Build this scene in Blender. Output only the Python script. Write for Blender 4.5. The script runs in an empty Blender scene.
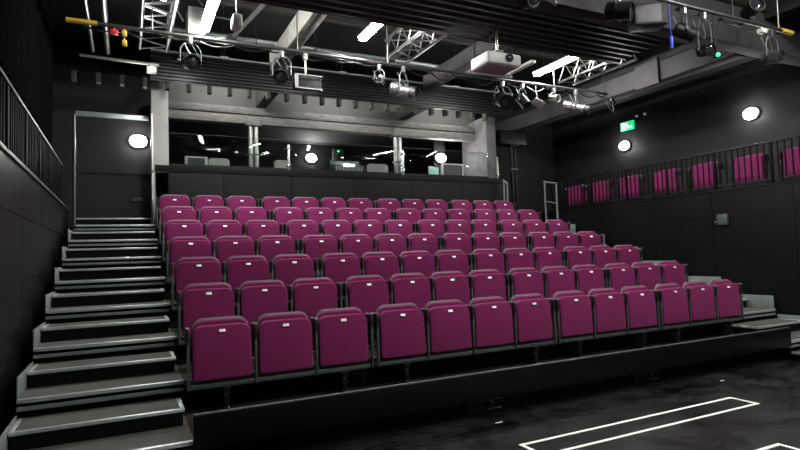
import bpy, bmesh, math, random
from mathutils import Vector, Matrix
random.seed(7)
S = bpy.context.scene
COL = S.collection
PI = math.pi

# ------------------------------------------------------------------ camera, world, exposure
cam_d = bpy.data.cameras.new('camera')
cam_d.lens = 24.9; cam_d.sensor_width = 36.0; cam_d.clip_end = 200
cam = bpy.data.objects.new('camera', cam_d); COL.objects.link(cam)
yaw, pitch, roll = 0.4598, 0.0555, -0.0325
fwd = Vector((math.sin(yaw)*math.cos(pitch), math.cos(yaw)*math.cos(pitch), math.sin(pitch)))
rt = Vector((math.cos(yaw), -math.sin(yaw), 0)); up = rt.cross(fwd)
r2 = rt*math.cos(roll) + up*math.sin(roll); u2 = -rt*math.sin(roll) + up*math.cos(roll)
M = Matrix((r2, u2, -fwd)).transposed().to_4x4()
M.translation = Vector((-0.7256, -4.934, 1.541))
cam.matrix_world = M
S.camera = cam
w = bpy.data.worlds.new('world'); S.world = w; w.use_nodes = True
w.node_tree.nodes['Background'].inputs[0].default_value = (0.5, 0.52, 0.6, 1)
w.node_tree.nodes['Background'].inputs[1].default_value = 0.01
S.view_settings.view_transform = 'Standard'; S.view_settings.look = 'None'
S.view_settings.gamma = 1.0; S.view_settings.use_curve_mapping = False
S.view_settings.exposure = 0.0
TUBE = 170.0      # radiance of the ceiling fluorescent diffusers
BULK = 150.0      # radiance of the wall bulkhead lamps

# ------------------------------------------------------------------ materials
MATS = {}
def mat(name, col, rough=0.6, metal=0.0, emit=0.0, noise=0.0, nscale=8.0, bump=0.0, bscale=40.0, spec=0.5, stretch=None, dark=None, sheen=0.0):
    if name in MATS: return MATS[name]
    m = bpy.data.materials.new(name); m.use_nodes = True
    nt = m.node_tree; b = nt.nodes['Principled BSDF']
    b.inputs['Base Color'].default_value = (*col, 1); b.inputs['Roughness'].default_value = rough
    b.inputs['Metallic'].default_value = metal; b.inputs['Specular IOR Level'].default_value = spec
    if sheen: b.inputs['Sheen Weight'].default_value = sheen; b.inputs['Sheen Roughness'].default_value = .5
    if emit:
        b.inputs['Emission Color'].default_value = (*col, 1); b.inputs['Emission Strength'].default_value = emit
    tc = nt.nodes.new('ShaderNodeTexCoord')
    src = tc.outputs['Object']
    if stretch:
        mp = nt.nodes.new('ShaderNodeMapping'); mp.inputs['Scale'].default_value = stretch
        nt.links.new(src, mp.inputs['Vector']); src = mp.outputs['Vector']
    if noise:
        n = nt.nodes.new('ShaderNodeTexNoise'); n.inputs['Scale'].default_value = nscale; n.inputs['Detail'].default_value = 6
        n.inputs['Roughness'].default_value = .65
        nt.links.new(src, n.inputs['Vector'])
        cr = nt.nodes.new('ShaderNodeValToRGB')
        d = dark or tuple(c*(1-noise) for c in col)
        cr.color_ramp.elements[0].position = .3; cr.color_ramp.elements[0].color = (*d, 1)
        cr.color_ramp.elements[1].position = .7; cr.color_ramp.elements[1].color = (*tuple(min(1, c*(1+noise*.6)) for c in col), 1)
        nt.links.new(n.outputs['Fac'], cr.inputs['Fac']); nt.links.new(cr.outputs['Color'], b.inputs['Base Color'])
    if bump:
        n2 = nt.nodes.new('ShaderNodeTexNoise'); n2.inputs['Scale'].default_value = bscale; n2.inputs['Detail'].default_value = 4
        nt.links.new(src, n2.inputs['Vector'])
        bp = nt.nodes.new('ShaderNodeBump'); bp.inputs['Strength'].default_value = bump; bp.inputs['Distance'].default_value = .01
        nt.links.new(n2.outputs['Fac'], bp.inputs['Height']); nt.links.new(bp.outputs['Normal'], b.inputs['Normal'])
    MATS[name] = m
    return m
plum = mat('plum_fabric', (0.190, 0.019, 0.098), .85, noise=.12, nscale=60, bump=.25, bscale=220, spec=.12, sheen=.10)
plum.node_tree.nodes['Principled BSDF'].inputs['Sheen Tint'].default_value = (1.0, .45, .75, 1)
shellm = mat('grey_shell_plastic', (0.17, 0.15, 0.165), .45)
blackp = mat('black_plastic', (0.006, 0.006, 0.007), .45)
steel = mat('grey_green_steel', (0.075, 0.092, 0.09), .45, metal=.3, noise=.2, nscale=20)
blacksteel = mat('black_steel', (0.006, 0.006, 0.007), .45, spec=.25)
whitepl = mat('white_plate', (1.0, 1.0, 1.0), .3)
bolt = mat('zinc_bolt', (0.6, 0.6, 0.6), .3, metal=1)
carpet = mat('taupe_carpet', (0.108, 0.106, 0.100), .95, noise=.25, nscale=90, bump=.5, bscale=300, spec=.1)
deckc = mat('dark_deck_carpet', (0.035, 0.030, 0.024), .95, noise=.3, nscale=60, spec=.1)
nose = mat('aluminium_nosing', (0.58, 0.64, 0.66), .36, metal=.6, noise=.12, nscale=15)
greypaint = mat('grey_painted_panel', (0.16, 0.185, 0.18), .5, noise=.12, nscale=8)
wallblk = mat('black_painted_board', (0.0045, 0.0042, 0.005), .38, noise=.35, nscale=3, bump=.15, bscale=20, spec=.25)
wallblk2 = mat('black_painted_plaster', (0.018, 0.017, 0.020), .6, noise=.2, nscale=2, spec=.2)
boothm = mat('charcoal_booth_board', (0.009, 0.009, 0.010), .6, noise=.15, nscale=5, spec=.15)
ceilm = mat('black_ceiling', (0.012, 0.012, 0.013), .85)
corr = mat('black_corrugated_metal', (0.036, 0.034, 0.038), .30, metal=.6, noise=.2, nscale=10)
conc = mat('pale_concrete', (0.30, 0.295, 0.275), .85, noise=.35, nscale=5, bump=.4, bscale=12)
concd = mat('grey_painted_concrete', (0.13, 0.125, 0.13), .8, noise=.3, nscale=4, bump=.3, bscale=10)
concg = mat('weathered_concrete_beam', (0.20, 0.196, 0.185), .85, noise=.5, nscale=7, stretch=(1, 1, 5), bump=.4, bscale=18)
plast = mat('grey_plaster_wall', (0.115, 0.112, 0.108), .85, noise=.15, nscale=2)
paleboard = mat('light_grey_board', (0.42, 0.42, 0.41), .6, noise=.08, nscale=3)
joistm = mat('dark_timber', (0.035, 0.032, 0.030), .8, noise=.3, nscale=10)
chrome = mat('polished_steel', (0.6, 0.6, 0.6), .22, metal=1)
silver = mat('silver_casing', (0.42, 0.42, 0.42), .25, metal=.85)
shadecon = mat('shade_dark_concrete', (0.060, 0.056, 0.062), .8, noise=.3, nscale=4, bump=.3, bscale=10, spec=.2)  # same concrete, with the shade on the right-hand beams put into its colour
colst = mat('brushed_column_steel', (0.38, 0.38, 0.38), .35, metal=.9, noise=.3, nscale=12)
railblk = mat('matt_black_steel', (0.004, 0.004, 0.0045), .6, spec=.08)
alu = mat('truss_aluminium', (0.62, 0.62, 0.62), .3, metal=.95)
dkpipe = mat('dark_steel_pipe', (0.10, 0.10, 0.10), .35, metal=.8)
glassb = mat('dark_lens_glass', (0.02, 0.02, 0.025), .06, spec=.8)
white = mat('white_plastic', (0.80, 0.79, 0.78), .4)
yellow = mat('yellow_tape', (0.55, 0.36, 0.03), .6)
redm = mat('red_plastic', (0.5, 0.02, 0.02), .4)
bluem = mat('blue_tag', (0.05, 0.09, 0.75), .5)
tapew = mat('white_floor_tape', (0.95, 0.97, 0.90), .6, noise=.08, nscale=20)
greenled = mat('green_led', (0.02, 1.0, 0.25), .4, emit=6)
tubem = mat('fluorescent_diffuser', (1.0, 0.985, 0.93), .4, emit=TUBE)
bulkm = mat('bulkhead_diffuser', (1.0, 0.97, 0.93), .4, emit=BULK)
signg = mat('exit_sign_green', (0.02, 0.55, 0.22), .4, emit=1.3)
signw = mat('exit_sign_white', (0.75, 1.0, 0.85), .4, emit=1.6)
teal = mat('teal_screen', (0.35, 0.62, 0.60), .3, emit=.4)
drape = mat('black_drape', (0.003, 0.003, 0.0035), 1.0, spec=0.0)

# glass
gm = bpy.data.materials.new('balustrade_glass'); gm.use_nodes = True
nt = gm.node_tree; nt.nodes.clear()
o_ = nt.nodes.new('ShaderNodeOutputMaterial'); mx = nt.nodes.new('ShaderNodeMixShader')
tr = nt.nodes.new('ShaderNodeBsdfTransparent'); tr.inputs[0].default_value = (.90, .93, .92, 1)
gl = nt.nodes.new('ShaderNodeBsdfGlossy'); gl.inputs['Roughness'].default_value = .03
fr = nt.nodes.new('ShaderNodeFresnel'); fr.inputs[0].default_value = 1.5
nt.links.new(fr.outputs[0], mx.inputs[0]); nt.links.new(tr.outputs[0], mx.inputs[1]); nt.links.new(gl.outputs[0], mx.inputs[2]); nt.links.new(mx.outputs[0], o_.inputs[0])

# stage floor : scuffed black vinyl
fm = bpy.data.materials.new('scuffed_black_vinyl'); fm.use_nodes = True
nt = fm.node_tree; b = nt.nodes['Principled BSDF']
tc = nt.nodes.new('ShaderNodeTexCoord')
n1 = nt.nodes.new('ShaderNodeTexNoise'); n1.inputs['Scale'].default_value = 1.6; n1.inputs['Detail'].default_value = 8; n1.inputs['Roughness'].default_value = .7
mp = nt.nodes.new('ShaderNodeMapping'); mp.inputs['Scale'].default_value = (1.0, 3.0, 1); mp.inputs['Rotation'].default_value = (0, 0, .35)
n2 = nt.nodes.new('ShaderNodeTexNoise'); n2.inputs['Scale'].default_value = 6; n2.inputs['Detail'].default_value = 8; n2.inputs['Roughness'].default_value = .75
nt.links.new(tc.outputs['Object'], n1.inputs['Vector']); nt.links.new(tc.outputs['Object'], mp.inputs['Vector']); nt.links.new(mp.outputs['Vector'], n2.inputs['Vector'])
mm = nt.nodes.new('ShaderNodeMath'); mm.operation = 'MULTIPLY'
n1.inputs['Distortion'].default_value = .6; nt.links.new(n1.outputs['Fac'], mm.inputs[0]); nt.links.new(n2.outputs['Fac'], mm.inputs[1])
cr = nt.nodes.new('ShaderNodeValToRGB')
cr.color_ramp.elements[0].position = .18; cr.color_ramp.elements[0].color = (.0025, .0024, .0026, 1)
cr.color_ramp.elements[1].position = .44; cr.color_ramp.elements[1].color = (.050, .047, .052, 1)
nt.links.new(mm.outputs[0], cr.inputs['Fac']); nt.links.new(cr.outputs['Color'], b.inputs['Base Color'])
r_ = nt.nodes.new('ShaderNodeMapRange'); r_.inputs['To Min'].default_value = .20; r_.inputs['To Max'].default_value = .42
b.inputs['Specular IOR Level'].default_value = .12
nt.links.new(n2.outputs['Fac'], r_.inputs['Value']); nt.links.new(r_.outputs[0], b.inputs['Roughness'])
MATS['floor'] = fm

# ------------------------------------------------------------------ mesh helpers
class MB:
    def __init__(s): s.bm = bmesh.new()
    def box(s, x0, x1, y0, y1, z0, z1, bev=0.0):
        bm2 = bmesh.new(); bmesh.ops.create_cube(bm2, size=1)
        for v in bm2.verts: v.co = Vector(((x0+x1)/2+v.co.x*(x1-x0), (y0+y1)/2+v.co.y*(y1-y0), (z0+z1)/2+v.co.z*(z1-z0)))
        if bev: bmesh.ops.bevel(bm2, geom=list(bm2.edges), offset=bev, segments=2, affect='EDGES', profile=.5)
        s._merge(bm2); return s
    def _merge(s, bm2, mtx=None):
        if mtx: bmesh.ops.transform(bm2, matrix=mtx, verts=bm2.verts)
        me = bpy.data.meshes.new('tmp'); bm2.to_mesh(me); bm2.free(); s.bm.from_mesh(me); bpy.data.meshes.remove(me)
    def tube(s, pts, r, seg=10):
        pts = [Vector(p) for p in pts]
        rings = []
        ref = None
        for i, p in enumerate(pts):
            t = (pts[min(i+1, len(pts)-1)] - pts[max(i-1, 0)]).normalized()
            if ref is None: ref = Vector((0, 0, 1)) if abs(t.z) < .9 else Vector((1, 0, 0))
            a = t.cross(ref).normalized(); b_ = t.cross(a).normalized(); ref = -b_ if False else ref
            rings.append([s.bm.verts.new(p + (a*math.cos(2*PI*k/seg) + b_*math.sin(2*PI*k/seg))*r) for k in range(seg)])
        for i in range(len(rings)-1):
            for k in range(seg):
                s.bm.faces.new((rings[i][k], rings[i][(k+1) % seg], rings[i+1][(k+1) % seg], rings[i+1][k]))
        s.bm.faces.new(rings[0][::-1]); s.bm.faces.new(rings[-1]); return s
    def lathe(s, prof, origin=(0, 0, 0), direction=(0, 0, 1), seg=20, scale=(1, 1)):
        d = Vector(direction).normalized(); ref = Vector((0, 0, 1)) if abs(d.z) < .9 else Vector((1, 0, 0))
        a = ref.cross(d).normalized(); b_ = d.cross(a).normalized(); o = Vector(origin)
        rings = [[s.bm.verts.new(o + d*h + (a*math.cos(2*PI*k/seg)*scale[0] + b_*math.sin(2*PI*k/seg)*scale[1])*max(r, .0004)) for k in range(seg)] for r, h in prof]
        for i in range(len(rings)-1):
            for k in range(seg):
                s.bm.faces.new((rings[i][k], rings[i][(k+1) % seg], rings[i+1][(k+1) % seg], rings[i+1][k]))
        s.bm.faces.new(rings[0][::-1]); s.bm.faces.new(rings[-1]); return s
    def slab(s, prof, ys, insets):
        """rounded outline prof [(x,z)] swept along y, ring i at ys[i] shrunk by insets[i]"""
        n = len(prof); cx = sum(p[0] for p in prof)/n; cz = sum(p[1] for p in prof)/n
        W_ = max(abs(p[0]-cx) for p in prof); H_ = max(abs(p[1]-cz) for p in prof)
        rings = []
        for y, ins in zip(ys, insets):
            rings.append([s.bm.verts.new((cx+(x-cx)*(1-ins/W_), y, cz+(z-cz)*(1-ins/H_))) for x, z in prof])
        for i in range(len(rings)-1):
            for k in range(n):
                s.bm.faces.new((rings[i][k], rings[i][(k+1) % n], rings[i+1][(k+1) % n], rings[i+1][k]))
        s.bm.faces.new(rings[0]); s.bm.faces.new(rings[-1][::-1]); return s
    def build(s, name, m, parent=None, loc=None, rot=None, ang=38):
        bmesh.ops.recalc_face_normals(s.bm, faces=s.bm.faces)
        for f in s.bm.faces: f.smooth = True
        for e in s.bm.edges:
            if len(e.link_faces) == 2 and e.calc_face_angle(0) > math.radians(ang): e.smooth = False
        me = bpy.data.meshes.new(name); s.bm.to_mesh(me); s.bm.free()
        me.materials.append(MATS[m] if isinstance(m, str) else m)
        o = bpy.data.objects.new(name, me); COL.objects.link(o)
        if parent: o.parent = parent
        if loc: o.location = loc
        if rot: o.rotation_euler = rot
        return o
def tag(o, label, cat, group=None, kind=None):
    o['label'] = label; o['category'] = cat
    if group: o['group'] = group
    if kind: o['kind'] = kind
    return o
def thing(name, label, cat, loc=(0, 0, 0), rz=0, group=None):
    o = bpy.data.objects.new(name, None); COL.objects.link(o); o.location = loc; o.rotation_euler = (0, 0, rz)
    o.empty_display_size = .1
    return tag(o, label, cat, group)
def struct(name, mb, m, label=None):
    o = mb.build(name, m); o['kind'] = 'structure'
    if label: o['label'] = label
    return o
def copy_tree(o, parent=None):
    c = o.copy(); COL.objects.link(c)
    if parent: c.parent = parent
    for ch in list(CH.get(o.name, [])): copy_tree(ch, c)
    return c
CH = {}
def index_children(o):
    for x in bpy.data.objects:
        if x.parent: CH.setdefault(x.parent.name, [])
    CH.clear()
    for x in bpy.data.objects:
        if x.parent: CH.setdefault(x.parent.name, []).append(x)
def rrect(x0, x1, z0, z1, rt_, rb, n=6):
    """outline of a rounded rectangle, top radius rt_, bottom radius rb"""
    P = []
    for cx, cz, r, a0 in ((x1-rb, z0+rb, rb, -PI/2), (x1-rt_, z1-rt_, rt_, 0), (x0+rt_, z1-rt_, rt_, PI/2), (x0+rb, z0+rb, rb, PI)):
        for k in range(n+1):
            a = a0 + PI/2*k/n
            P.append((cx+r*math.cos(a), cz+r*math.sin(a)))
    return P
ORD = ['first', 'second', 'third', 'fourth', 'fifth', 'sixth', 'seventh', 'eighth', 'ninth', 'tenth', 'eleventh', 'twelfth', 'thirteenth']
ROWN = ['front row', 'second row', 'third row', 'fourth row', 'fifth row', 'sixth row', 'backmost row']

# ------------------------------------------------------------------ dimensions
XL0, XL1 = -1.49, -0.29      # left aisle
XR0, XR1 = 7.10, 8.30        # right aisle
DY, DZ = 0.8317, 0.274
Y0, Z0 = -0.585, 0.253       # nose of the lowest tier
def SY(n): return Y0 + n*DY/2
def SZ(n): return Z0 + n*(DZ/2+.0024)
XW0, XW1 = -1.60, 8.42       # gallery fronts
XO0, XO1 = -3.2, 10.0        # outer walls
YB = 6.0

# ------------------------------------------------------------------ setting
struct('floor', MB().box(XO0-.2, XO1+.2, -9.2, 9.0, -.1, 0), 'floor')
m = MB().box(XO0-.2, XO1+.2, -9.2, 9.0, 6.3, 6.4)
struct('ceiling', m, ceilm)
struct('wall_left', MB().box(XO0-.15, XO0, -9.0, 9.0, 0, 6.3), wallblk2)
struct('wall_right', MB().box(XO1, XO1+.15, -9.0, 9.0, 0, 6.3), wallblk2)
struct('wall_front', MB().box(XO0, XO1, -9.15, -9.0, 0, 6.3), wallblk)
struct('wall_back', MB().box(XO0, XO1, 8.8, 8.95, 0, 6.3), wallblk2)
# boards under the galleries: seams are real grooves between boards
def board_wall(name, x0, x1, face):
    m = MB(); xs = x0 if face > 0 else x1
    ys = [-9+.0, -7.5, -6, -4.5, -3.0, -1.5, -.05, 1.27, 2.45, 3.55, 4.8, 6.0]
    zs = [0, 1.46, 2.02, 2.475]
    for a, b_ in zip(ys, ys[1:]):
        for c, d in zip(zs, zs[1:]):
            m.box(x0, x1, a+.004, b_-.004, c+.004 if c else 0, d-.004)
    m.box(x0+.01, x1-.01, -9, 6.0, 0, 2.44)
    return struct(name, m, wallblk)
board_wall('wall_gallery_right', XW1, XW1+.12, -1)
board_wall('wall_gallery_left', XW0-.12, XW0, 1)
struct('floor_gallery_right', MB().box(XW1+.1, XO1, -9, 6.0, 2.23, 2.33), deckc)
struct('floor_gallery_left', MB().box(XO0, XW0-.1, -9, 6.0, 2.23, 2.33), deckc)
struct('trim_gallery_kerb_right', MB().box(XW1-.02, XW1+.14, -9, 6.0, 2.475, 2.50), blacksteel)
struct('trim_gallery_kerb_left', MB().box(XW0-.14, XW0+.02, -9, 6.0, 2.475, 2.50), steel)
# back zone: wall behind left stair head, wall behind right gallery
struct('wall_stair_head', MB().box(-3.2, -.33, 5.9, 6.0, 0, 4.12), wallblk2)
struct('trim_1', MB().box(-1.5, -.35, 5.885, 5.9, 3.135, 3.155), blacksteel)
struct('wall_stair_head_upper', MB().box(-3.2, -.10, 6.2, 6.3, 4.1, 5.0), wallblk2)
struct('wall_back_right', MB().box(7.2, 10.0, 6.9, 7.0, 0, 6.3), wallblk2)
struct('wall_booth_upper', MB().box(-.10, 7.0, 6.3, 6.4, 4.5, 5.6), plast)
struct('floor_booth', MB().box(-.3, 7.1, 5.5, 8.5, 2.3, 2.4), deckc)
struct('floor_stair_head', MB().box(7.10, 10.0, SY(15)+.245, 6.9, 2.2, SZ(15)), deckc)
struct('ceiling_booth', MB().box(-.3, 7.1, 6.25, 8.8, 4.5, 4.55), ceilm)
struct('wall_booth_left', MB().box(-.33, -.25, 5.55, 8.8, 2.3, 4.5), wallblk2)
# soffit above right gallery
struct('ceiling_gallery_right', MB().box(8.25, 10.0, -9, 6.9, 5.05, 5.15), ceilm)
# purlins and rafters of the dark roof
k = 2
for y in (-6.5, -4.5, -2.5, .9, 2.6, 4.2):
    struct('trim_%d' % k, MB().box(-3.2, 10, y-.06, y+.06, 5.75, 6.0), joistm); k += 1
# main concrete beams running front to back, and the cross beam
def ybeam(x0, x1, z0, z1, y0, y1, mt):
    global k
    struct('trim_%d' % k, MB().box(x0, x1, y0, y1, z0, z1, .012), mt); k += 1
ybeam(1.62, 1.83, 4.96, 5.30, .40, 4.93, conc)
ybeam(1.62, 1.83, 4.62, 4.90, 5.15, 6.20, joistm)
ybeam(4.80, 5.02, 4.96, 5.25, .40, 4.93, concd)
ybeam(4.80, 5.02, 4.62, 4.90, 5.15, 6.20, joistm)
ybeam(7.92, 8.22, 4.55, 4.90, .40, 6.85, shadecon)
ybeam(3.0, 10.0, 4.56, 5.15, .10, .38, shadecon)
# hatch box and notch pieces on the right beam
struct('trim_%d' % k, MB().box(7.86, 7.92, 1.75, 2.25, 4.50, 4.98), shadecon); k += 1
# weathered beam over the booth
struct('trim_%d' % k, MB().box(-.06, 6.84, 6.0, 6.22, 4.23, 4.40, .01).box(-.06, 6.84, 5.985, 6.22, 4.415, 4.55, .01), concg); k += 1
struct('trim_%d' % k, MB().box(-1.5, -.36, 5.86, 5.94, 4.12, 4.20, .008), nose); k += 1
# joist ends showing below the corrugated band
x = -1.5
while x < 6.6:
    struct('trim_%d' % k, MB().box(x, x+.06, 5.07, 5.20, 4.50, 4.66), joistm); k += 1
    x += .345
# pillars at each end of the booth
struct('trim_%d' % k, MB().box(-.33, -.06, 5.40, 5.54, 2.2, 4.68, .006).box(-.20, -.11, 5.42, 5.50, 4.68, 4.78), paleboard); k += 1
struct('trim_%d' % k, MB().box(6.78, 7.05, 5.56, 6.6, 2.2, 4.72, .006), concd); k += 1

# corrugated metal: trapezoidal ribs running along x
def corrugated(x0, x1, a0, a1, base, pitch, depth, vertical):
    m = MB(); n = int(round((a1-a0)/pitch)); pts = []
    for i in range(n):
        s0 = a0+i*(a1-a0)/n; p = (a1-a0)/n
        for f, d in ((0, 0), (.18, 0), (.32, .6), (.42, 1), (.68, 1), (.78, .6), (.92, 0)): pts.append((s0+f*p, d*depth))
    pts.append((a1, 0))
    t = .03
    bm = m.bm; rows = []
    for xx in (x0, x1):
        fr, bk = [], []
        for s_, d in pts:
            if vertical: fr.append(bm.verts.new((xx, base-d, s_))); bk.append(bm.verts.new((xx, base+t, s_)))
            else: fr.append(bm.verts.new((xx, s_, base-d))); bk.append(bm.verts.new((xx, s_, base+t)))
        rows.append((fr, bk))
    (f0, b0), (f1, b1) = rows
    for i in range(len(pts)-1):
        bm.faces.new((f0[i], f0[i+1], f1[i+1], f1[i])); bm.faces.new((b0[i], b0[i+1], b1[i+1], b1[i]))
        bm.faces.new((f0[i], f0[i+1], b0[i+1], b0[i])); bm.faces.new((f1[i], f1[i+1], b1[i+1], b1[i]))
    bm.faces.new((f0[0], b0[0], b1[0], f1[0])); bm.faces.new((f0[-1], b0[-1], b1[-1], f1[-1]))
    return m
t = thing('corrugated_bulkhead', 'black corrugated metal band hanging above the control booth', 'metal cladding', (3.4, 5.03, 4.6))
corrugated(-3.75, 3.75, .02, .50, 0, .06, .022, True).build('cladding', corr, t)
MB().box(-3.75, 3.75, -.06, .06, .50, .53).build('flange', nose, t)
t = thing('corrugated_soffit', 'black corrugated metal soffit above the projector', 'metal cladding', (3.2, .85, 4.575))
corrugated(-4.4, 3.18, -.52, .57, 0, .156, .035, False).build('cladding', corr, t)
MB().box(-4.4, 3.18, .57, .60, -.02, .12).build('edge_trim', corr, t)

# ------------------------------------------------------------------ seating tiers
for r in range(7):
    y = Y0 + r*DY; z = Z0 + r*DZ
    t = thing('seating_tier', 'black riser and dark carpet deck carrying the %s of seats' % ROWN[r], 'seating platform', (0, y, 0), 0, 'tiers of the raked seating')
    lo = 0 if r == 0 else z-DZ
    MB().box(XL1, XR0, .02, DY+.02 if r < 6 else .985, z-.05, z).build('deck', deckc, t)
    if r == 0:
        MB().box(XL1, XR0, .12, .15, .0, z-.05).build('riser', blacksteel, t)
    else:
        MB().box(XL1, XR0, .03, .05, lo+.001, z-.05).build('riser', blacksteel, t)
        MB().box(XL1, XR0, 0, .02, z-.05, z, .004).build('nosing', steel, t)
t = thing('fascia_board', 'long black fascia board along the front of the seating', 'panel', (0, -.6, 0))
MB().box(XL1-.01, XR0-.03, -.02, .012, .19, .43, .003).build('board', wallblk, t)
MB().box(XL1-.01, XR0-.03, -.024, .016, .43, .443, .003).build('cap', MATS['grey_green_steel'], t)
for x0_, x1_, lab in ((2.13, 2.53, 'left of the two small socket plates in the black kick panel under the seats'), (4.32, 4.70, 'right of the two small socket plates in the black kick panel under the seats')):
    t = thing('socket_plate', lab, 'socket', (x0_, -.47, .03))
    MB().box(0, x1_-x0_, -.012, .003, 0, .115, .004).build('plate', blackp, t)
    f = MB()
    f.box(0, x1_-x0_, -.018, -.012, .107, .113).box(0, .006, -.018, -.012, .03, .113)
    f.box(.22, .37, -.018, -.012, .028, .036)
    f.build('edge_strip', paleboard, t)
    h = MB()
    for q in range(12):
        a = PI*q/11; h.box(.10+.04*math.cos(a)-.004, .10+.04*math.cos(a)+.004, -.018, -.012, .075-.035*math.sin(a)-.003, .075-.035*math.sin(a)+.003)
    h.box(.26, .28, -.02, -.012, .075, .10)
    h.build('pull_ring', paleboard, t)

# ------------------------------------------------------------------ aisle steps, both sides
def aisle(x0, x1, side, wallside):
    inner = XL1 if side == 'left' else XR0
    for n in range(-1, 16):
        y = SY(n); z = SZ(n)
        even = n % 2 == 0
        idx = n+2
        if side == 'left':
            lab = 'carpeted aisle step beside the left wall, %s from the bottom' % (ORD[idx-1] if idx <= 13 else ('fourteenth', 'fifteenth', 'sixteenth', 'topmost')[idx-14])
        else:
            lab = 'carpeted aisle step on the right of the seats, %s from the bottom' % (ORD[idx-1] if idx <= 13 else ('fourteenth', 'fifteenth', 'sixteenth', 'topmost')[idx-14])
        t = thing('aisle_step', lab, 'step', ((x0+x1)/2, y, z), 0, 'steps of the %s aisle' % side)
        h = (x1-x0)/2
        if even:
            dep = DY+.03 if n < 14 else .45
            MB().box(-h+.001, h-.001, .03, dep, -.028, -.002).build('tread', carpet, t)
            MB().box(-h, h, 0, .035, -.034, 0, .008).build('nosing', nose, t)
            MB().box(-h, h, .012, .03, -.095, -.062, .003).build('frame_bar', greypaint, t)
            MB().box(-h+.02, h-.02, .06, .075, -DZ+.01, -.035).build('riser', railblk, t)
            if n < 14:
                sx = -h-.004 if wallside < 0 else h-.008
                MB().box(sx, sx+.012, .03, DY-.01, 0, .165 if side == 'left' else .20, .003).build('side_panel', greypaint, t)
        else:
            i0, i1 = (-h+.012, h-.028)
            dep = DY/2
            if n == 15: dep = .235
            MB().box(i0+.03, i1-.03, .03, dep, -.02, -.002).build('tread', carpet, t)
            MB().box(i0, i1, 0, .035, -.03, 0, .008).build('nosing', nose, t)
            MB().box(i0, i0+.035, .034, dep, -.03, .001, .006).build('edge_trim', nose, t)
            MB().box(i1-.035, i1, .034, dep, -.03, .001, .006).build('edge_trim', nose, t)
            MB().box(i0+.012, i1-.012, .018, dep-.01, -.135 if n > 0 else -.115, -.022).build('riser', railblk, t)
aisle(XL0, XL1, 'left', -1)
aisle(XR0, XR1, 'right', 1)
# riser gap fill for the lowest platform
# ------------------------------------------------------------------ seats
def make_seat():
    t = thing('theatre_chair', 'x', 'seat')
    pan = MB().slab(rrect(-.240, .249, .293, .750, .085, .03), (0, .006, .02, .070, .082), (.022, .006, 0, 0, .012)).build('seat_cushion', plum, t, rot=(math.radians(-1.5), 0, 0))
    pl = MB().box(-.027, .027, -.004, .004, -.013, .013, .003).build('number_plate', whitepl, pan, (.002, -.005, .702), (math.radians(-24), 0, 0))
    MB().box(-.033, .033, -.003, .004, .678, .692, .002).build('plate_holder', blackp, pan)
    MB().slab(rrect(-.222, .242, .40, .787, .09, .03), (.092, .105, .135), (.012, 0, .0)).build('backrest', plum, t)
    MB().slab(rrect(-.232, .246, .38, .803, .093, .03), (.134, .138, .151, .156), (.006, 0, 0, .006)).build('back_shell', shellm, t)
    MB().box(-.228, .242, .084, .092, .33, .37, .003).build('hinge_bar', blacksteel, t)
    return t
seat0 = make_seat(); index_children(None)
GAP = 0.0721; P_ = 0.55
GX = [(0, 3), (3, 7), (7, 10), (10, 13)]
def gx(kk): return kk*P_ + GAP*((kk >= 3)+(kk >= 7)+(kk >= 10))
first = True
for r in range(7):
    for kk in range(13):
        s_ = seat0 if first else copy_tree(seat0)
        first = False
        s_.location = (gx(kk), r*DY, Z0+r*DZ)
        s_['label'] = 'plum tip-up theatre seat in the %s, %s from the left aisle' % (ROWN[r], ORD[kk])
        s_['group'] = 'plum seats of the %s' % ROWN[r]
def make_frame(n):
    t = thing('seat_frame', 'x', 'seat frame')
    wd = (n-1)*P_
    MB().box(-.26, wd+.28, .03, .07, .225, .262, .004).build('rail', steel, t)
    MB().box(-.25, wd+.27, .13, .165, .20, .24, .004).build('rail', steel, t)
    for i in range(n+1):
        x_ = i*P_-.266 - (.006 if i == 0 else 0) + (.004 if i == n else 0)
        p_ = MB().box(x_-.0115, x_+.0115, .012, .042, .225, .63, .004).box(x_-.012, x_+.012, .03, .16, .40, .425, .004).build('upright', steel, t)
        MB().box(x_-.0155, x_+.0155, .012, .17, .585, .728, .008).build('armrest', blackp, t)
        MB().box(x_-.0155, x_+.0155, .008, .05, .729, .742, .004).box(x_-.014, x_+.014, .05, .165, .728, .735, .002).build('armrest_cap', shellm, t)
    for x_ in (0.03, wd-.0):
        l = MB().box(x_-.022, x_+.022, .01, .15, .0, .225, .006).box(x_-.045, x_+.045, -.03, .18, 0, .012, .002).box(x_-.035, x_+.035, .0, .11, .19, .225, .004).build('leg', blacksteel, t)
        for dx, zz in ((-.012, .05), (.014, .05), (-.012, .16), (.014, .19)):
            MB().lathe([(.006, 0), (.006, .006), (.002, .008)], (x_+dx, .011, zz), (0, -1, 0), 8).build('bolt', bolt, l)
    return t
protos = {}
for r in range(7):
    for g, (a, b_) in enumerate(GX):
        n = b_-a
        if n not in protos:
            f = make_frame(n); protos[n] = f; index_children(None)
        else: f = copy_tree(protos[n])
        f.location = (gx(a), r*DY, Z0+r*DZ)
        f['label'] = 'steel frame with black armrests under the %s block of %d seats, %s' % (('leftmost', 'second', 'third', 'rightmost')[g], n, ROWN[r])
        f['group'] = 'steel frames of the seat blocks'

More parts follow.
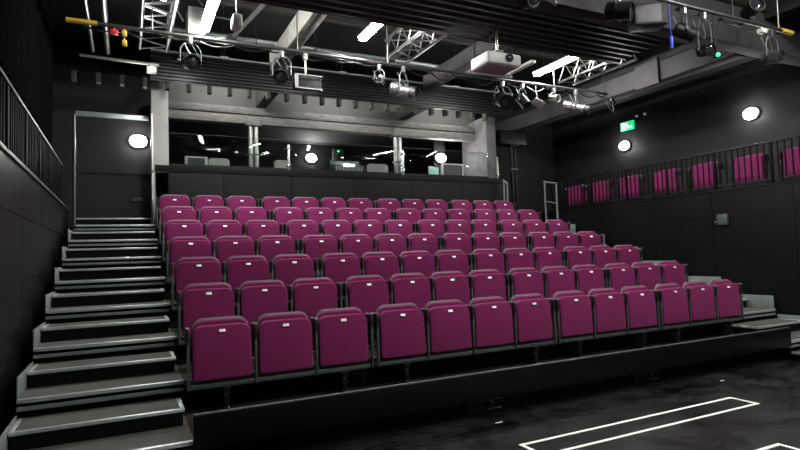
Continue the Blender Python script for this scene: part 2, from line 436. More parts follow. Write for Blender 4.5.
# gallery seats behind the railing on the right
gs = thing('theatre_chair', 'x', 'seat')
MB().slab(rrect(-.245, .245, .29, .74, .06, .03), (0, .02, .09, .10), (.015, 0, 0, .01)).build('seat_cushion', plum, gs)
MB().slab(rrect(-.235, .235, .35, .775, .08, .03), (.12, .16, .185), (.01, 0, .006)).build('backrest', plum, gs)
for s_ in (-1, 1):
    MB().box(s_*.29-.016, s_*.29+.016, 0, .05, 0, .64, .004).box(s_*.29-.03, s_*.29+.03, -.03, .18, 0, .012).build('upright', blacksteel, gs)
    MB().box(s_*.29-.02, s_*.29+.02, -.02, .17, .60, .73, .01).build('armrest', blackp, gs)
MB().box(-.29, .29, .10, .14, .22, .26).build('rail', blacksteel, gs)
index_children(None)
ys = [5.08, 4.29, 3.47, 2.58, 1.75, .92, .10, -.72]
nm = ['farthest from the camera', 'second from the far end', 'third from the far end', 'fourth from the far end', 'fifth from the far end', 'right of the fifth one', 'second from the near end', 'nearest the camera']
for i, y in enumerate(ys):
    s_ = gs if i == 0 else copy_tree(gs)
    s_.location = (8.93, y, 2.33); s_.rotation_euler = (0, 0, -PI/2)
    s_['label'] = 'plum seat behind the right gallery railing, ' + nm[i]; s_['group'] = 'seats of the right gallery'

# ------------------------------------------------------------------ gallery railings
def railing(name, label, x, y0, y1, step, mt, top):
    t = thing(name, label, 'railing', (x, y0, 2.50))
    L = y1-y0
    MB().box(-.025, .025, 0, L, top-.03, top, .004).build('top_rail', mt, t)
    MB().box(-.012, .012, 0, L, .05, .075, .003).build('bottom_rail', mt, t)
    n = int(L/step); bar = None
    for i in range(n+1):
        post = i % 9 == 0
        if post:
            MB().box(-.02, .02, i*step-.022, i*step+.022, 0, top-.03, .003).build('post', railblk, t)
        else:
            if bar is None:
                bar = MB().box(-.007, .007, -.011, .011, .06, top-.03).build('baluster', railblk, t); bar.location = (0, i*step, 0)
            else:
                c = bar.copy(); COL.objects.link(c); c.location = (0, i*step, 0)
railing('gallery_railing', 'black barred railing along the right gallery', XW1+.0, -2.6, 5.30, .105, blacksteel, .665)
railing('gallery_railing', 'black barred railing along the left gallery', XW0-.05, -4.2, 5.20, .11, steel, .66)
# the short return at the far end of the right gallery
# handrails at the head of the right aisle
def handrail(label, x, y0, y1, z0, h, step=0):
    t = thing('handrail', label, 'handrail', (x, y0, z0))
    L = y1-y0
    MB().tube([(0, 0, 0), (0, 0, h)], .022).build('post', greypaint, t)
    MB().tube([(0, L, step), (0, L, h+.10)], .022).build('post', greypaint, t)
    MB().tube([(0, -.02, h), (0, L+.02, h+.10)], .022).build('top_rail', greypaint, t)
    MB().tube([(0, 0, h*.55), (0, L, h*.55+.09)], .014).build('mid_rail', greypaint, t)
handrail('grey tubular handrail right of the booth, at the end of the backmost seats', 7.06, 5.22, 5.335, 1.897, 1.20)
handrail('grey tubular handrail where the right gallery railing begins', 8.22, 4.90, 5.29, 2.066, 1.03, .14)
t = thing('stair_pole', 'tall steel pole at the head of the left aisle', 'pole', (-1.47, 5.2, 2.17))
MB().tube([(0, 0, 0), (0, 0, 1.80)], .026).build('pole', dkpipe, t)
MB().lathe([(.05, 0), (.05, .015), (.03, .02)]).build('base_flange', steel, t)
t = thing('stair_pole', 'steel edge post between the left aisle and the booth pillar', 'pole', (-.33, 5.36, 2.2))
MB().tube([(0, 0, 0), (0, 0, 1.92)], .02).build('pole', alu, t)
MB().box(-.03, .03, -.03, .03, .9, .93).build('clip', steel, t)

# ------------------------------------------------------------------ control booth
t = thing('booth_front', 'long charcoal panelled front of the control booth behind the seats', 'partition', (-.285, 5.40, 2.0))
xs = [0, 1.135, 2.385, 3.665, 4.965, 6.255, 7.375]
for a, b_ in zip(xs, xs[1:]):
    MB().box(a+.004, b_-.004, 0, .06, 0, 1.12, .003).build('panel', boothm, t)
MB().box(0, 7.375, -.012, .12, 1.125, 1.245, .004).build('ledge', boothm, t)
MB().box(.0, 7.375, .03, .10, 0, 1.12).build('backing', blacksteel, t)
for i, (a, b_) in enumerate(((-.05, 2.05), (2.10, 4.50), (4.56, 6.72))):
    t = thing('balustrade', '%s frameless glass screen standing on the booth ledge' % ('leftmost', 'middle', 'rightmost')[i], 'glass screen', ((a+b_)/2, 5.46, 3.245), 0, 'glass screens of the booth')
    hw = (b_-a)/2
    MB().box(-hw, hw, -.005, .005, .04, .585, .002).build('pane', gm, t)
    MB().box(-hw, hw, -.005, .005, .585, .590).build('polished_edge', steel, t)
    MB().box(-hw, hw, -.012, .012, 0, .04).build('channel', blacksteel, t)
for i, (x, h) in enumerate(((-.10+.0, .50), (2.075, .50), (4.53, .52), (6.97, .50))):
    t = thing('glass_post', '%s small steel post clamping the booth glass' % ('leftmost', 'second from left', 'third from left', 'rightmost')[i], 'post', (x, 5.435, 3.246), 0, 'posts of the booth glass')
    MB().box(-.02, .02, -.012, .012, 0, h, .004).build('upright', alu, t)
    MB().box(-.045, .045, -.02, .02, h-.10, h-.06, .005).build('clamp', chrome, t)
    MB().box(-.045, .045, -.02, .02, .07, .11, .005).build('clamp', chrome, t)
for x, lab in ((1.53, 'twin chrome column left of centre in the booth'), (4.72, 'twin chrome column right of centre in the booth'), (7.92, 'twin dark steel column right of the booth pillar')):
    mt = colst if x < 7 else blacksteel
    t = thing('roof_column', lab, 'column', (x, 6.05, 2.4 if x < 7 else 2.309))
    H = (4.23-2.4) if x < 7 else 4.2-2.309
    for s_ in (-1, 1): MB().tube([(s_*.055, 0, 0), (s_*.055, 0, H-.04)], .045, 14).build('tube', mt, t)
    MB().box(-.15, .15, -.10, .10, H-.04, H-.001, .006).build('head_plate', concd if x < 7 else blacksteel, t)
    MB().box(-.12, .12, -.055, .055, H-.62, H-.59).build('strap', steel, t)
    if x > 7: MB().box(-.45, .35, -.12, .25, H, H+.34, .01).build('capital', blacksteel, t)
    else: MB().box(-.13, .13, -.085, -.055, H-.001, H+.13, .006).build('cleat', concg, t)
# booth furniture (desk and what stands on it)
t = thing('control_desk', 'dark control desk behind the booth glass', 'desk', (3.4, 6.0, 2.4))
MB().box(-3.3, 3.1, -.38, -.04, .72, .76, .004).build('desktop', blackp, t)
for x in (-3.2, -1.0, 1.0, 3.0): MB().box(x-.03, x+.03, -.33, -.08, 0, .72).build('leg', blacksteel, t)
def monitor(label, x, w_, top, mt, scr, side=0):
    t = thing('monitor', label, 'monitor', (x, 5.84, 3.16))
    h = top-3.16
    MB().box(-w_/2, w_/2, -.02, .03, .10, h, .012).build('casing', mt, t)
    MB().box(-w_/2+.05, w_/2-.05, -.024, -.018, .14, h-.03).build('screen', scr, t)
    MB().box(-.10, .10, -.05, .10, 0, .015).box(-.03, .03, .0, .03, .01, .12).build('stand', blackp, t)
monitor('small pale monitor at the left end of the booth desk', .44, .40, 3.50, paleboard, blackp)
monitor('wide white-framed screen at the right end of the booth desk', 6.00, .60, 3.615, white, concd)
t = thing('side_screen', 'teal lit screen left of the white-framed screen in the booth', 'screen', (5.50, 5.84, 3.16), .35)
MB().box(-.16, .16, -.015, .02, .06, .36, .006).build('casing', white, t)
MB().box(-.14, .14, -.02, -.014, .10, .34).build('screen', teal, t)
MB().box(-.08, .08, -.05, .07, 0, .06).build('stand', blackp, t)
def chair_back(label, x, w_, top):
    t = thing('office_chair', label, 'chair', (x, 6.55, 2.4))
    T = top-2.4
    MB().slab(rrect(-w_/2, w_/2, T-.42, T, .08, .05), (0, .02, .05, .06), (.02, 0, 0, .02)).build('backrest', paleboard, t)
    MB().box(-.22, .22, -.46, -.03, .42, .49, .03).build('seat', blackp, t)
    MB().tube([(0, -.22, .06), (0, -.22, .42)], .025).build('gas_column', blackp, t)
    MB().box(-.02, .02, .06, .08, .44, T-.2).box(-.02, .02, -.2, .08, .42, .44).build('back_bracket', blackp, t)
    for q in range(5):
        a = 2*PI*q/5; MB().tube([(0, -.22, .08), (.25*math.cos(a), -.22+.25*math.sin(a), .05)], .018, 8).build('leg', blackp, t)
        MB().lathe([(.01, 0), (.025, .008), (.025, .04), (.01, .05)], (.26*math.cos(a), -.22+.26*math.sin(a), 0)).build('castor', blackp, t)
chair_back('pale grey chair back left of the left chrome column', .95, .42, 3.62)
chair_back('pale grey chair back just right of the left chrome column', 2.24, .36, 3.64)
chair_back('pale grey chair back just left of the right chrome column', 4.45, .52, 3.66)
t = thing('mixing_console', 'grey lighting console with a lit strip in the middle of the booth', 'mixing console', (3.40, 5.74, 3.16))
MB().box(-.34, .34, -.1, .18, 0, .28, .01).box(-.34, .30, .12, .18, .30, .40, .008).build('casing', steel, t)
m = MB()
for i in range(12): m.box(-.30+i*.05, -.28+i*.05, -.112, -.098, .06, .24)
m.build('fader', alu, t)
MB().box(-.13, .10, -.108, -.10, .262, .29).build('lit_strip', MATS['fluorescent_diffuser'], t)
t = thing('alarm_box', 'small grey wall box with a green light inside the booth', 'alarm box', (4.3, 8.80, 4.27))
MB().box(-.16, .16, -.06, 0, -.16, .16, .03).build('casing', concd, t)
MB().lathe([(.02, 0), (.02, .008)], (0, -.06, .08), (0, -1, 0), 12).build('led', greenled, t)

# ------------------------------------------------------------------ lamps
def bulkhead(label, loc, normal):
    t = thing('bulkhead_lamp', label, 'wall lamp', loc, 0, 'round bulkhead lamps')
    n = Vector(normal)
    MB().lathe([(.145, 0), (.15, .01), (.15, .045), (.14, .05)], (0, 0, 0), n, 24, (1, .8)).build('base', whitepl, t)
    MB().lathe([(.13, .05), (.128, .07), (.11, .10), (.07, .12), (.02, .127)], (0, 0, 0), n, 24, (1, .8)).build('diffuser', bulkm, t)
bulkhead('glowing round bulkhead lamp on the wall at the head of the left aisle', (-.53, 5.9, 3.73), (0, -1, 0))
bulkhead('glowing round bulkhead lamp seen through the booth glass, left of centre', (3.56, 8.8, 4.13), (0, -1, 0))
bulkhead('glowing round bulkhead lamp beside the right booth pillar', (6.10, 6.55, 3.87), (0, -1, 0))
bulkhead('glowing round bulkhead lamp on the right wall under the green exit sign', (10.0, 4.41, 3.99), (-1, 0, 0))
bulkhead('glowing round bulkhead lamp high on the right wall, nearer the camera', (10.0, 1.42, 4.03), (-1, 0, 0))
struct('trim_%d' % k, MB().box(5.95, 6.25, 6.551, 6.60, 2.4, 4.5), wallblk2); k += 1

def tube_light(label, x, y0, y1, z, w_=.12):
    t = thing('fluorescent_light', label, 'ceiling light', (x, (y0+y1)/2, z), 0, 'fluorescent ceiling lights')
    L = (y1-y0)/2
    MB().box(-w_/2-.01, w_/2+.01, -L, L, .06, .09, .004).build('tray', white, t)
    MB().box(-w_/2, w_/2, -L+.02, L-.02, 0, .06, .015).build('diffuser', tubem, t)
    for s_ in (-1, 1):
        MB().tube([(0, s_*L*.7, .09), (0, s_*L*.7, 6.3-z)], .006, 6).build('hanger', dkpipe, t)
tube_light('lit fluorescent light at the top left, over the left seats', .33, 1.90, 3.55, 4.96)
tube_light('lit fluorescent light left of the aluminium truss in the middle', 2.64, 1.55, 3.03, 4.96)
tube_light('lit fluorescent light right of the white projector', 6.47, 1.70, 3.42, 4.96)
for i, (x, y) in enumerate(((1.6, -5.2), (4.4, -2.4), (7.4, -2.6), (3.4, -5.6), (6.6, -5.4))):  # fittings out of view, added to brighten the seats from the front
    tube_light('added out-of-view fluorescent light over the stage, %s' % ('far left', 'centre near the seats', 'right near the seats', 'centre at the back of the hall', 'right at the back of the hall')[i], x, y-.8, y+.8, 5.4)
for x_, lab in ((.9, 'left'), (3.2, 'middle'), (5.9, 'right')):  # unseen fittings added to light the wall and beam above the booth
    tube_light('added hidden short fluorescent light behind the corrugated band, %s' % lab, x_, 5.35, 5.75, 5.2)
t = thing('fluorescent_light', 'unlit white batten light between the projector and the right lit tube', 'ceiling light', (5.45, 2.6, 4.72), 0, 'fluorescent ceiling lights')
MB().box(-.05, .05, -.35, .35, 0, .05, .01).build('tray', white, t)
MB().tube([(0, .2, .05), (0, .2, 1.6)], .006, 6).build('hanger', dkpipe, t)
t = thing('emergency_light', 'white box light hanging on a rod right of the top left tube', 'emergency light', (.52, 2.0, 4.44))
MB().box(-.055, .055, -.10, .10, 0, .16, .02).build('casing', white, t)
MB().tube([(0, 0, .16), (0, 0, 1.85)], .009, 8).build('rod', alu, t)
MB().box(-.26, -.05, -.01, .01, .10, .115).box(-.26, -.245, -.01, .01, .1, .28).build('bracket', alu, t)

# exit sign : green box with running man, arrow and door
t = thing('exit_sign', 'green illuminated exit sign with white running figure on the right wall', 'exit sign', (10.0, 4.31, 4.45))
MB().box(-.07, 0, -.25, .25, -.13, .13, .01).build('casing', signg, t)
t.scale = (.8, .74, .78)
m = MB()
m.box(-.078, -.07, .06, .20, -.105, .105)
m.build('door_symbol', signw, t)
m = MB()
def strip(m_, a, b_, w_, x=-.078):
    ax, az = a; bx, bz = b_; d = Vector((bx-ax, bz-az)); n = Vector((-d.y, d.x)).normalized()*w_/2
    vs = [(ax+n.x, az+n.y), (bx+n.x, bz+n.y), (bx-n.x, bz-n.y), (ax-n.x, az-n.y)]
    f = [m_.bm.verts.new((x, p[0], p[1])) for p in vs]; g = [m_.bm.verts.new((x+.008, p[0], p[1])) for p in vs]
    m_.bm.faces.new(f); m_.bm.faces.new(g[::-1])
    for i in range(4): m_.bm.faces.new((f[i], f[(i+1) % 4], g[(i+1) % 4], g[i]))
for a, b_, w_ in (((-.02, .05), (-.04, -.02), .045), ((-.04, -.02), (.01, -.09), .022), ((-.04, -.02), (-.10, -.08), .022), ((-.02, .04), (.035, .01), .018), ((-.02, .04), (-.08, .02), .018)): strip(m, a, b_, w_)
m.lathe([(.018, 0), (.018, .008)], (-.07, -.005, .085), (-1, 0, 0), 14)
m.build('running_figure', signw, t)
m = MB(); strip(m, (-.13, -.05), (-.21, -.05), .02); strip(m, (-.17, -.02), (-.21, -.05), .02); strip(m, (-.17, -.08), (-.21, -.05), .02); m.build('arrow_symbol', signw, t)

t = thing('wall_sensor', 'small grey sensor box on the black boards below the right gallery', 'sensor', (XW1, 1.11, 1.98))
MB().box(-.06, 0, -.13, .05, -.09, .09, .01).build('casing', steel, t)
MB().lathe([(.02, 0), (.02, .015)], (-.02, .09, -.03), (-1, 0, 0), 10).build('button', bolt, t)
t = thing('double_socket', 'small double socket low on the wall at the head of the left aisle', 'socket', (-.56, 5.9, 2.68))
MB().box(-.10, .10, -.015, 0, -.04, .04, .006).build('plate', blackp, t)
for s_ in (-1, 1): MB().box(s_*.05-.018, s_*.05+.018, -.02, -.014, -.015, .02).build('outlet', steel, t)
for y_, lab in ((4.02, 'left'), (3.80, 'right')):
    t = tag(MB().lathe([(.02, 0), (.035, .02), (.03, .05), (.01, .06)], (0, 0, 0), (-1, 0, 0), 12).build('spot_cap', white, None, (10.0, y_, 4.62)), '%s of two tiny white fittings beside the exit sign' % lab, 'wall fitting', 'tiny white fittings beside the exit sign')

# ------------------------------------------------------------------ projector
t = thing('projector', 'white projector hanging from a pole under the corrugated soffit', 'projector', (3.73, .80, 4.0))
MB().box(-.27, .27, 0, .42, 0, .16, .03).build('casing', white, t)
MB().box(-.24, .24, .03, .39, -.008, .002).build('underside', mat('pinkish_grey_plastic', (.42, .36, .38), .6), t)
l = MB().lathe([(.055, 0), (.06, .02), (.055, .035), (.045, .036)], (.06, .005, .09), (0, -1, 0), 20).build('lens', blackp, t)
MB().lathe([(.042, 0), (.03, .006), (.01, .009)], (.06, -.028, .09), (0, -1, 0), 20).build('glass', glassb, l)
MB().tube([(-.08, .06, .16), (-.08, .06, .54)], .022).build('pole', chrome, t)
MB().box(-.14, -.02, .0, .12, .155, .18).build('mount', steel, t)
MB().tube([(-.15, .09, .16), (-.155, .10, .30), (-.14, .08, .53)], .006, 6).build('cable', blackp, t)

# ------------------------------------------------------------------ lighting bars, pipes and trusses
def bar(name, label, p0, p1, r_, mt, cat='pipe', tape=None, hang=()):
    t = thing(name, label, cat, p0)
    d = Vector(p1)-Vector(p0)
    MB().tube([(0, 0, 0), d*.25, d*.5, d*.75, d], r_, 12).build('pipe', mt, t)
    for a, b_ in (tape or ()): MB().tube([d*a, d*b_], r_*1.25, 12).build('tape', yellow, t)
    for h in hang:
        q = d*h; MB().tube([q+Vector((0, 0, r_)), q+Vector((0, 0, 5.72-p0[2]))], .010, 6).build('hanger', dkpipe, t)
    return t
bar('lighting_bar', 'long dark lighting bar across the room with yellow taped ends', (-1.40, 3.0, 4.65), (8.55, 3.0, 4.65), .026, dkpipe, 'lighting bar', ((0, .035), (.955, .985)), (.1, .3, .45, .62, .8, .93))
bar('lighting_bar', 'near lighting bar at the top right with a yellow taped end', (3.0, -.5, 4.54), (7.85, -.5, 4.54), .026, dkpipe, 'lighting bar', ((.94, .995),), (.2, .5, .72, .93))
bar('roof_pipe', 'bright steel pipe at the top left, nearer the left wall', (-1.19, -.5, 4.96), (-1.19, 4.94, 4.96), .026, alu)
bar('roof_pipe', 'bright steel pipe at the top left, second from the left wall', (-.98, -.5, 4.96), (-.98, 4.94, 4.96), .036, alu)
bar('roof_pipe', 'pale pipe running across above the corrugated band', (-.1, 4.7, 5.30), (7.1, 4.7, 5.30), .03, alu, hang=(.08, .2, .35, .55, .75))
bar('roof_pipe', 'pale pipe behind and above the corrugated band', (-.1, 4.95, 5.50), (7.1, 4.95, 5.50), .04, nose)
bar('roof_pipe', 'short steel pipe level with the corrugated band at the far left', (-1.35, 4.5, 4.72), (-.25, 4.5, 4.70), .022, alu)
def truss(label, x0, x1, z0, z1, y0, y1):
    t = thing('lighting_truss', label, 'truss', (x0, y0, z0), 0, 'aluminium lighting trusses')
    L = y1-y0; W_ = x1-x0; H = z1-z0
    cs = [(0, 0), (W_, 0), (0, H), (W_, H)]
    for a, c in cs:
        MB().tube([(a, 0, c), (a, L, c)], .026, 10).build('chord', alu, t)
    n = max(2, int(L/.4)); s_ = L/n
    for (a, c), (a2, c2) in ((cs[0], cs[2]), (cs[1], cs[3]), (cs[0], cs[1]), (cs[2], cs[3])):
        m = MB()
        for i in range(n):
            m.tube([(a, i*s_, c), (a2, (i+.5)*s_, c2)], .010, 6).tube([(a2, (i+.5)*s_, c2), (a, (i+1)*s_, c)], .010, 6)
        m.build('lacing', alu, t)
truss('aluminium lattice truss in the middle, right of the second lit tube', 3.33, 3.75, 4.96, 5.29, .6, 3.60)
truss('aluminium lattice truss on the right, behind the third lit tube', 7.24, 7.64, 4.98, 5.30, 2.0, 3.60)
truss('aluminium lattice truss at the top left beside the left tube', -.52, -.13, 4.96, 5.30, -.5, 4.56)

# stage lanterns
def lantern(label, loc, aim, length=.38, rad=.085, mt=None, kind='profile', barz=None, bar_y=None, name='stage_lantern', yoke=True):
    mt = mt or blacksteel
    t = thing(name, label, 'stage light', loc, 0, 'stage lights on the bars')
    d = Vector(aim).normalized()
    if kind == 'profile':
        prof = [(rad*.55, -length*.55), (rad*.95, -length*.5), (rad*1.0, -length*.2), (rad*.8, -length*.15), (rad*.8, length*.25), (rad*.95, length*.27), (rad*.95, length*.5), (rad*.85, length*.5), (rad*.8, length*.42)]
    elif kind == 'fresnel':
        prof = [(rad*.5, -length*.5), (rad*.95, -length*.42), (rad, -length*.3), (rad, length*.42), (rad*1.1, length*.43), (rad*1.1, length*.5), (rad*.95, length*.5), (rad*.9, length*.42)]
    MB().lathe(prof, (0, 0, 0), d, 20).build('body', mt, t)
    MB().lathe([(rad*.86, 0), (rad*.6, .015), (rad*.2, .022)], d*length*.40, d, 20).build('lens', glassb, t)
    if mt is silver: MB().lathe([(rad*1.0, 0), (rad*1.02, .01), (rad*1.02, length*.22), (rad*.92, length*.22), (rad*.88, length*.16)], d*length*.30, d, 20).build('front_tube', blackp, t)
    fins = MB()
    for q in range(4): fins.lathe([(rad*1.06, 0), (rad*1.06, .01)], d*(-length*(.42-.06*q)), d, 16)
    fins.build('cooling_fin', mt, t)
    if barz is not None:
        top = Vector((0, 0, barz-loc[2]))
        side = d.cross(Vector((0, 0, 1)))
        side = side.normalized() if side.length > .05 else Vector((1, 0, 0))
        w_ = rad*1.35
        hgt = top.z-.13
        MB().tube([side*w_, side*w_+Vector((0, 0, hgt*.7)), side*w_*.6+Vector((0, 0, hgt)), side*-w_*.6+Vector((0, 0, hgt)), side*-w_+Vector((0, 0, hgt*.7)), side*-w_], .011, 6).build('yoke', alu if mt is chrome else steel, t)
        MB().box(-.025, .025, -.032, .032, hgt, hgt+.10, .008).build('clamp', alu, t)
        MB().lathe([(.012, 0), (.022, .01), (.022, .04)], side*w_, side, 10).build('knob', blackp, t)
        c = [(0, .03, hgt+.03)]
        for q in range(1, 9):
            a = q/8; c.append((.10*math.sin(a*PI*1.3)+.02, .05+.05*a, hgt+.03-.22*math.sin(a*PI)))
        MB().tube(c, .006, 6).build('safety_cable', alu, t)
    return t
B1 = 4.65; B2 = 4.54
L_ = lantern
L_('silver-clamped round lantern under the left end of the long bar, facing the stage', (.07, 2.95, 4.27), (.12, -1, -.35), .30, .10, blacksteel, 'fresnel', B1)
L_('black round lantern cluster left of the box floodlight', (1.34, 3.0, 4.25), (-.4, -.8, -.5), .24, .10, blacksteel, 'fresnel', B1)
L_('shiny chrome profile lantern hanging near the middle of the long bar', (3.33, 2.95, 4.22), (.50, -.72, -.36), .46, .10, silver, 'profile', B1)
L_('small dim lantern right beside the chrome one in the middle', (2.92, 3.0, 4.38), (-.5, -.6, -.3), .22, .06, alu, 'profile', B1)
L_('black lantern under the projector on the long bar', (5.35, 3.0, 4.27), (-.2, -.9, -.5), .30, .12, blacksteel, 'fresnel', B1)
L_('black lantern with open flap right of the projector', (5.80, 3.0, 4.30), (.2, -.6, -.8), .26, .09, blacksteel, 'fresnel', B1)
L_('small silver lantern just left of the right chrome lantern', (6.55, 3.0, 4.42), (.1, -.9, -.2), .2, .07, alu, 'fresnel', B1)
L_('shiny chrome profile lantern hanging at the right of the long bar', (7.05, 2.95, 4.28), (.58, -.70, -.30), .48, .10, silver, 'profile', B1)
L_('tiny black lantern at the right taped end of the long bar', (8.05, 3.0, 4.52), (.3, -.5, -.9), .16, .05, blacksteel, 'fresnel', B1)
L_('round dark glass lantern at the top centre above the projector', (3.05, -.5, 4.17), (.15, -1, -.25), .16, .085, blacksteel, 'fresnel', B2)
L_('chrome lantern lying along the bar at the top edge of the view', (3.38, -.5, 4.34), (1, -.45, -.05), .34, .08, silver, 'profile', B2)
L_('large black lantern left of the angled speaker at the top right', (4.42, -.45, 4.30), (.5, -.8, -.2), .30, .10, blacksteel, 'fresnel', B2)
L_('black yoke lantern right of the angled speaker', (5.50, -.5, 4.20), (.7, -.6, -.5), .26, .09, blacksteel, 'fresnel', B2)
L_('round black lantern low under the near bar, left of the green light', (5.88, -.5, 4.02), (-.2, -1, -.3), .18, .075, blacksteel, 'fresnel', B2)
L_('black lantern standing up above the near bar at the top right', (6.92, -.5, 4.73), (-.4, -.8, .2), .24, .10, blacksteel, 'fresnel', None)
MB().box(-.02, .02, -.02, .02, -.163, -.08).build('bracket', steel, bpy.data.objects['stage_lantern.014'])
L_('dark lantern with amber lens at the right end of the near bar', (7.32, -.5, 4.12), (-.1, -1, -.25), .26, .085, joistm, 'fresnel', B2)
L_('dark lantern tangle hanging from the near bar, left of the dark glass lantern', (2.72, -.5, 4.20), (-.6, -.5, -.4), .20, .07, blacksteel, 'fresnel', B2)
# cables swagged along the bars
def cable(label, p0, p1, n, sag, r_=.011, mt=None):
    t = thing('cable', label, 'cable', p0)
    d = Vector(p1)-Vector(p0); pts = []
    for i in range(n*8+1):
        u = i/(n*8); a = abs(math.sin(u*n*PI))
        pts.append(d*u + Vector((0, .085+.010*math.sin(i*1.7), -.02-sag*a*(.6+.4*math.sin(i//8*2.3)))))
    MB().tube(pts, r_, 6).build('sheath', mt or blackp, t)
    for i in range(n+1):
        q = d*(i/n); MB().box(q.x-.008, q.x+.008, .038, .10, -.034, -.004).build('cable_tie', blackp, t)
cable('black cable swagged along the long bar, left half', (-1.2, 3.0, 4.65), (3.0, 3.0, 4.65), 9, .06)
cable('black cable swagged along the long bar, middle', (3.5, 3.0, 4.65), (5.2, 3.0, 4.65), 4, .12)
cable('black cable looping along the right half of the long bar', (5.5, 3.0, 4.65), (8.2, 3.0, 4.65), 6, .10)
cable('pale cable drooping from the near bar at the top right', (5.5, -.5, 4.54), (7.6, -.5, 4.54), 5, .07, .008, steel)
cable('black cable loops along the near bar above the projector', (2.2, -.5, 4.54), (3.9, -.5, 4.54), 5, .04)
# diagonal braces of the dark roof
for x0_, y0_, x1_, y1_, lab in ((.9, 4.6, 1.5, 3.6, 'diagonal timber brace left of the pale concrete beam'), (3.9, 4.6, 4.7, 3.4, 'diagonal timber brace left of the projector'), (5.3, 4.7, 6.2, 3.7, 'diagonal timber brace behind the right lit tube')):
    t = thing('roof_brace', lab, 'brace', (x0_, y0_, 5.35))
    MB().tube([(0, 0, 0), (x1_-x0_, y1_-y0_, .55)], .05, 4).build('brace', concd, t)
    MB().box(-.07, .07, -.07, .07, -.04, .04).build('foot_plate', steel, t)
# small white and coloured bits on the rig
for loc, sz, mt, nm_, lab, cat in (
    ((7.08, -.52, 4.445), (.06, .04, .03), white, 'lamp_socket', 'small white lamp base on the near bar', 'fitting'),
    ((5.22, -.52, 4.02), (.014, .014, .07), bluem, 'cable_tag', 'blue tag hanging on a cord at the top right', 'tag'),
    ((-.36, 4.48, 4.60), (.07, .05, .05), white, 'connector_box', 'bright white box at the end of the far left pipe', 'connector'),
    ((-.86, 3.0, 4.57), (.05, .03, .03), redm, 'cable_coupler', 'red coupler on the left end of the long bar', 'connector'),
    ((-.74, 3.0, 4.57), (.03, .03, .035), yellow, 'cable_coupler', 'upper yellow coupler beside the red one on the long bar', 'connector'),
    ((-.74, 3.0, 4.44), (.03, .03, .035), yellow, 'cable_coupler', 'lower yellow coupler below the red one on the long bar', 'connector'),
    ((3.55, 2.2, 5.10), (.06, .06, .11), white, 'junction_box', 'white junction box inside the middle truss', 'junction box')):
    m = MB().box(-sz[0], sz[0], -sz[1], sz[1], -sz[2], sz[2], min(sz)*.3)
    if nm_ == 'cable_tag': m.tube([(0, 0, sz[2]), (.005, .01, .49)], .004, 6)
    elif nm_ in ('cable_coupler', 'lamp_socket', 'connector_box'): m.tube([(0, 0, sz[2]*.8), (0, 0, sz[2]+.03)], .01, 6)
    tag(m.build(nm_, mt, None, loc), lab, cat)
t = thing('indicator_light', 'tiny green indicator light on the rig at the top right', 'indicator light', (6.08, -.50, 3.98))
MB().lathe([(.018, 0), (.022, .01), (.02, .025), (.008, .03)], (0, -.02, 0), (-.3, -1, 0), 12).build('lens', greenled, t)
MB().box(-.03, .03, -.02, .03, -.03, .03).tube([(0, 0, .03), (0, 0, .53)], .008, 6).build('housing', blackp, t)
t = thing('floodlight', 'boxy grey floodlight with a dark glass front on the long bar', 'floodlight', (1.72, 2.92, 4.07))
MB().box(-.20, .20, 0, .16, 0, .20, .01).build('casing', concd, t)
MB().box(-.15, .19, -.006, .004, .03, .16).build('glass', glassb, t)
MB().box(-.21, .21, -.02, .0, -.008, .008).box(-.21, .21, -.02, 0, .192, .208).box(-.21, -.16, -.02, 0, 0, .2).build('rim', paleboard, t)
MB().tube([(-.02, .08, .2), (-.02, .08, .47)], .012, 8).build('hanger', alu, t)
MB().box(-.05, .01, .04, .12, .46, .552).build('clamp', alu, t)
t = thing('loudspeaker', 'angled grey loudspeaker box at the near end of the corrugated soffit', 'loudspeaker', (5.03, -.35, 4.24), -.5)
MB().box(-.19, .19, -.12, .14, 0, .26, .008).build('cabinet', blackp, t)
MB().box(-.17, .12, -.128, -.118, .02, .24, .003).build('grille', concd, t)
MB().box(-.03, .03, -.02, .02, .26, .30).build('bracket', steel, t)
t = thing('barn_door_flap', 'bright white tilted flap under the right end of the long bar', 'flap', (6.12, 2.97, 4.28), .2)
MB().box(-.14, .14, -.08, .08, 0, .008, .002).build('flap', white, t, rot=(-.5, .25, 0))
MB().tube([(0, 0, .01), (-.01, .03, .342)], .008, 6).build('arm', alu, t)
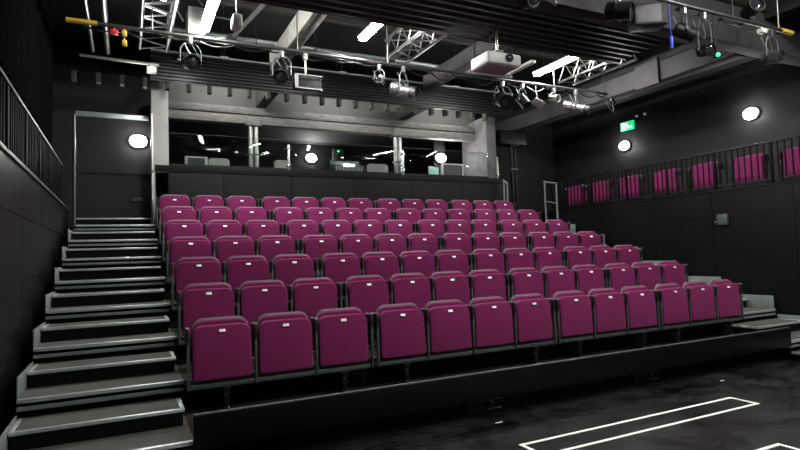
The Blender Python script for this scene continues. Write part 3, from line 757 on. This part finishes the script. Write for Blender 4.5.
# pale box standing in for a roof upright beside the left tube
t = thing('pale_upright', 'pale box-shaped upright beside the top left tube', 'duct', (.24, 3.8, 4.98))
MB().box(-.12, .12, -.1, .3, 0, .42, .008).build('casing', paleboard, t)
MB().tube([(-.18, 0, .2), (-.26, 0, .35), (-.2, 0, .55), (0, 0, .62), (.1, 0, .5)], .016, 8).build('conduit', alu, t)

# black drapes hanging at the left over the gallery
t = thing('black_drape', 'black drape hanging above the left gallery', 'curtain', (-1.75, 0, 3.35))
m = MB(); pts = []
n = 120
for i in range(n+1):
    y = -3.5+8.2*i/n; pts.append((.045*math.sin(y*16), y))
fr = [[m.bm.verts.new((px+o, py, zz)) for px, py in pts] for o in (0, .02) for zz in (0, 2.2)]
for a, b_ in ((0, 1), (2, 3)):
    for i in range(n): m.bm.faces.new((fr[a][i], fr[a][i+1], fr[b_][i+1], fr[b_][i]))
for a, b_ in ((0, 2), (1, 3)):
    for i in range(n): m.bm.faces.new((fr[a][i], fr[a][i+1], fr[b_][i+1], fr[b_][i]))
m.build('cloth', drape, t)
MB().tube([(0, -3.6, 2.22), (0, 4.8, 2.22)], .024).build('rail', dkpipe, t)

# ------------------------------------------------------------------ floor markings
def tape_rect(label, x0, x1, y0, y1, w_=.034):
    m = MB(); z = .002
    for a in ((x0, x1, y0, y0+w_), (x0, x1, y1-w_, y1), (x0, x0+w_, y0+w_, y1-w_), (x1-w_, x1, y0+w_, y1-w_)):
        m.box(a[0], a[1], a[2], a[3], 0.0, z)
    tag(m.build('floor_tape', tapew), label, 'tape')
tape_rect('white tape rectangle on the stage floor nearest the seating', 2.08, 4.76, -1.575, -1.275)
tape_rect('white tape rectangle at the bottom right corner of the view', 1.1, 3.78, -2.60, -2.29)
for i, (x, y) in enumerate(((2.30, -.72), (5.35, -.80))):
    tag(MB().box(-.035, .035, -.008, .008, 0, .004).build('floor_mark', tapew, None, (x, y, 0)), '%s of two tiny white marks on the floor by the fascia' % ('left', 'right')[i], 'mark')
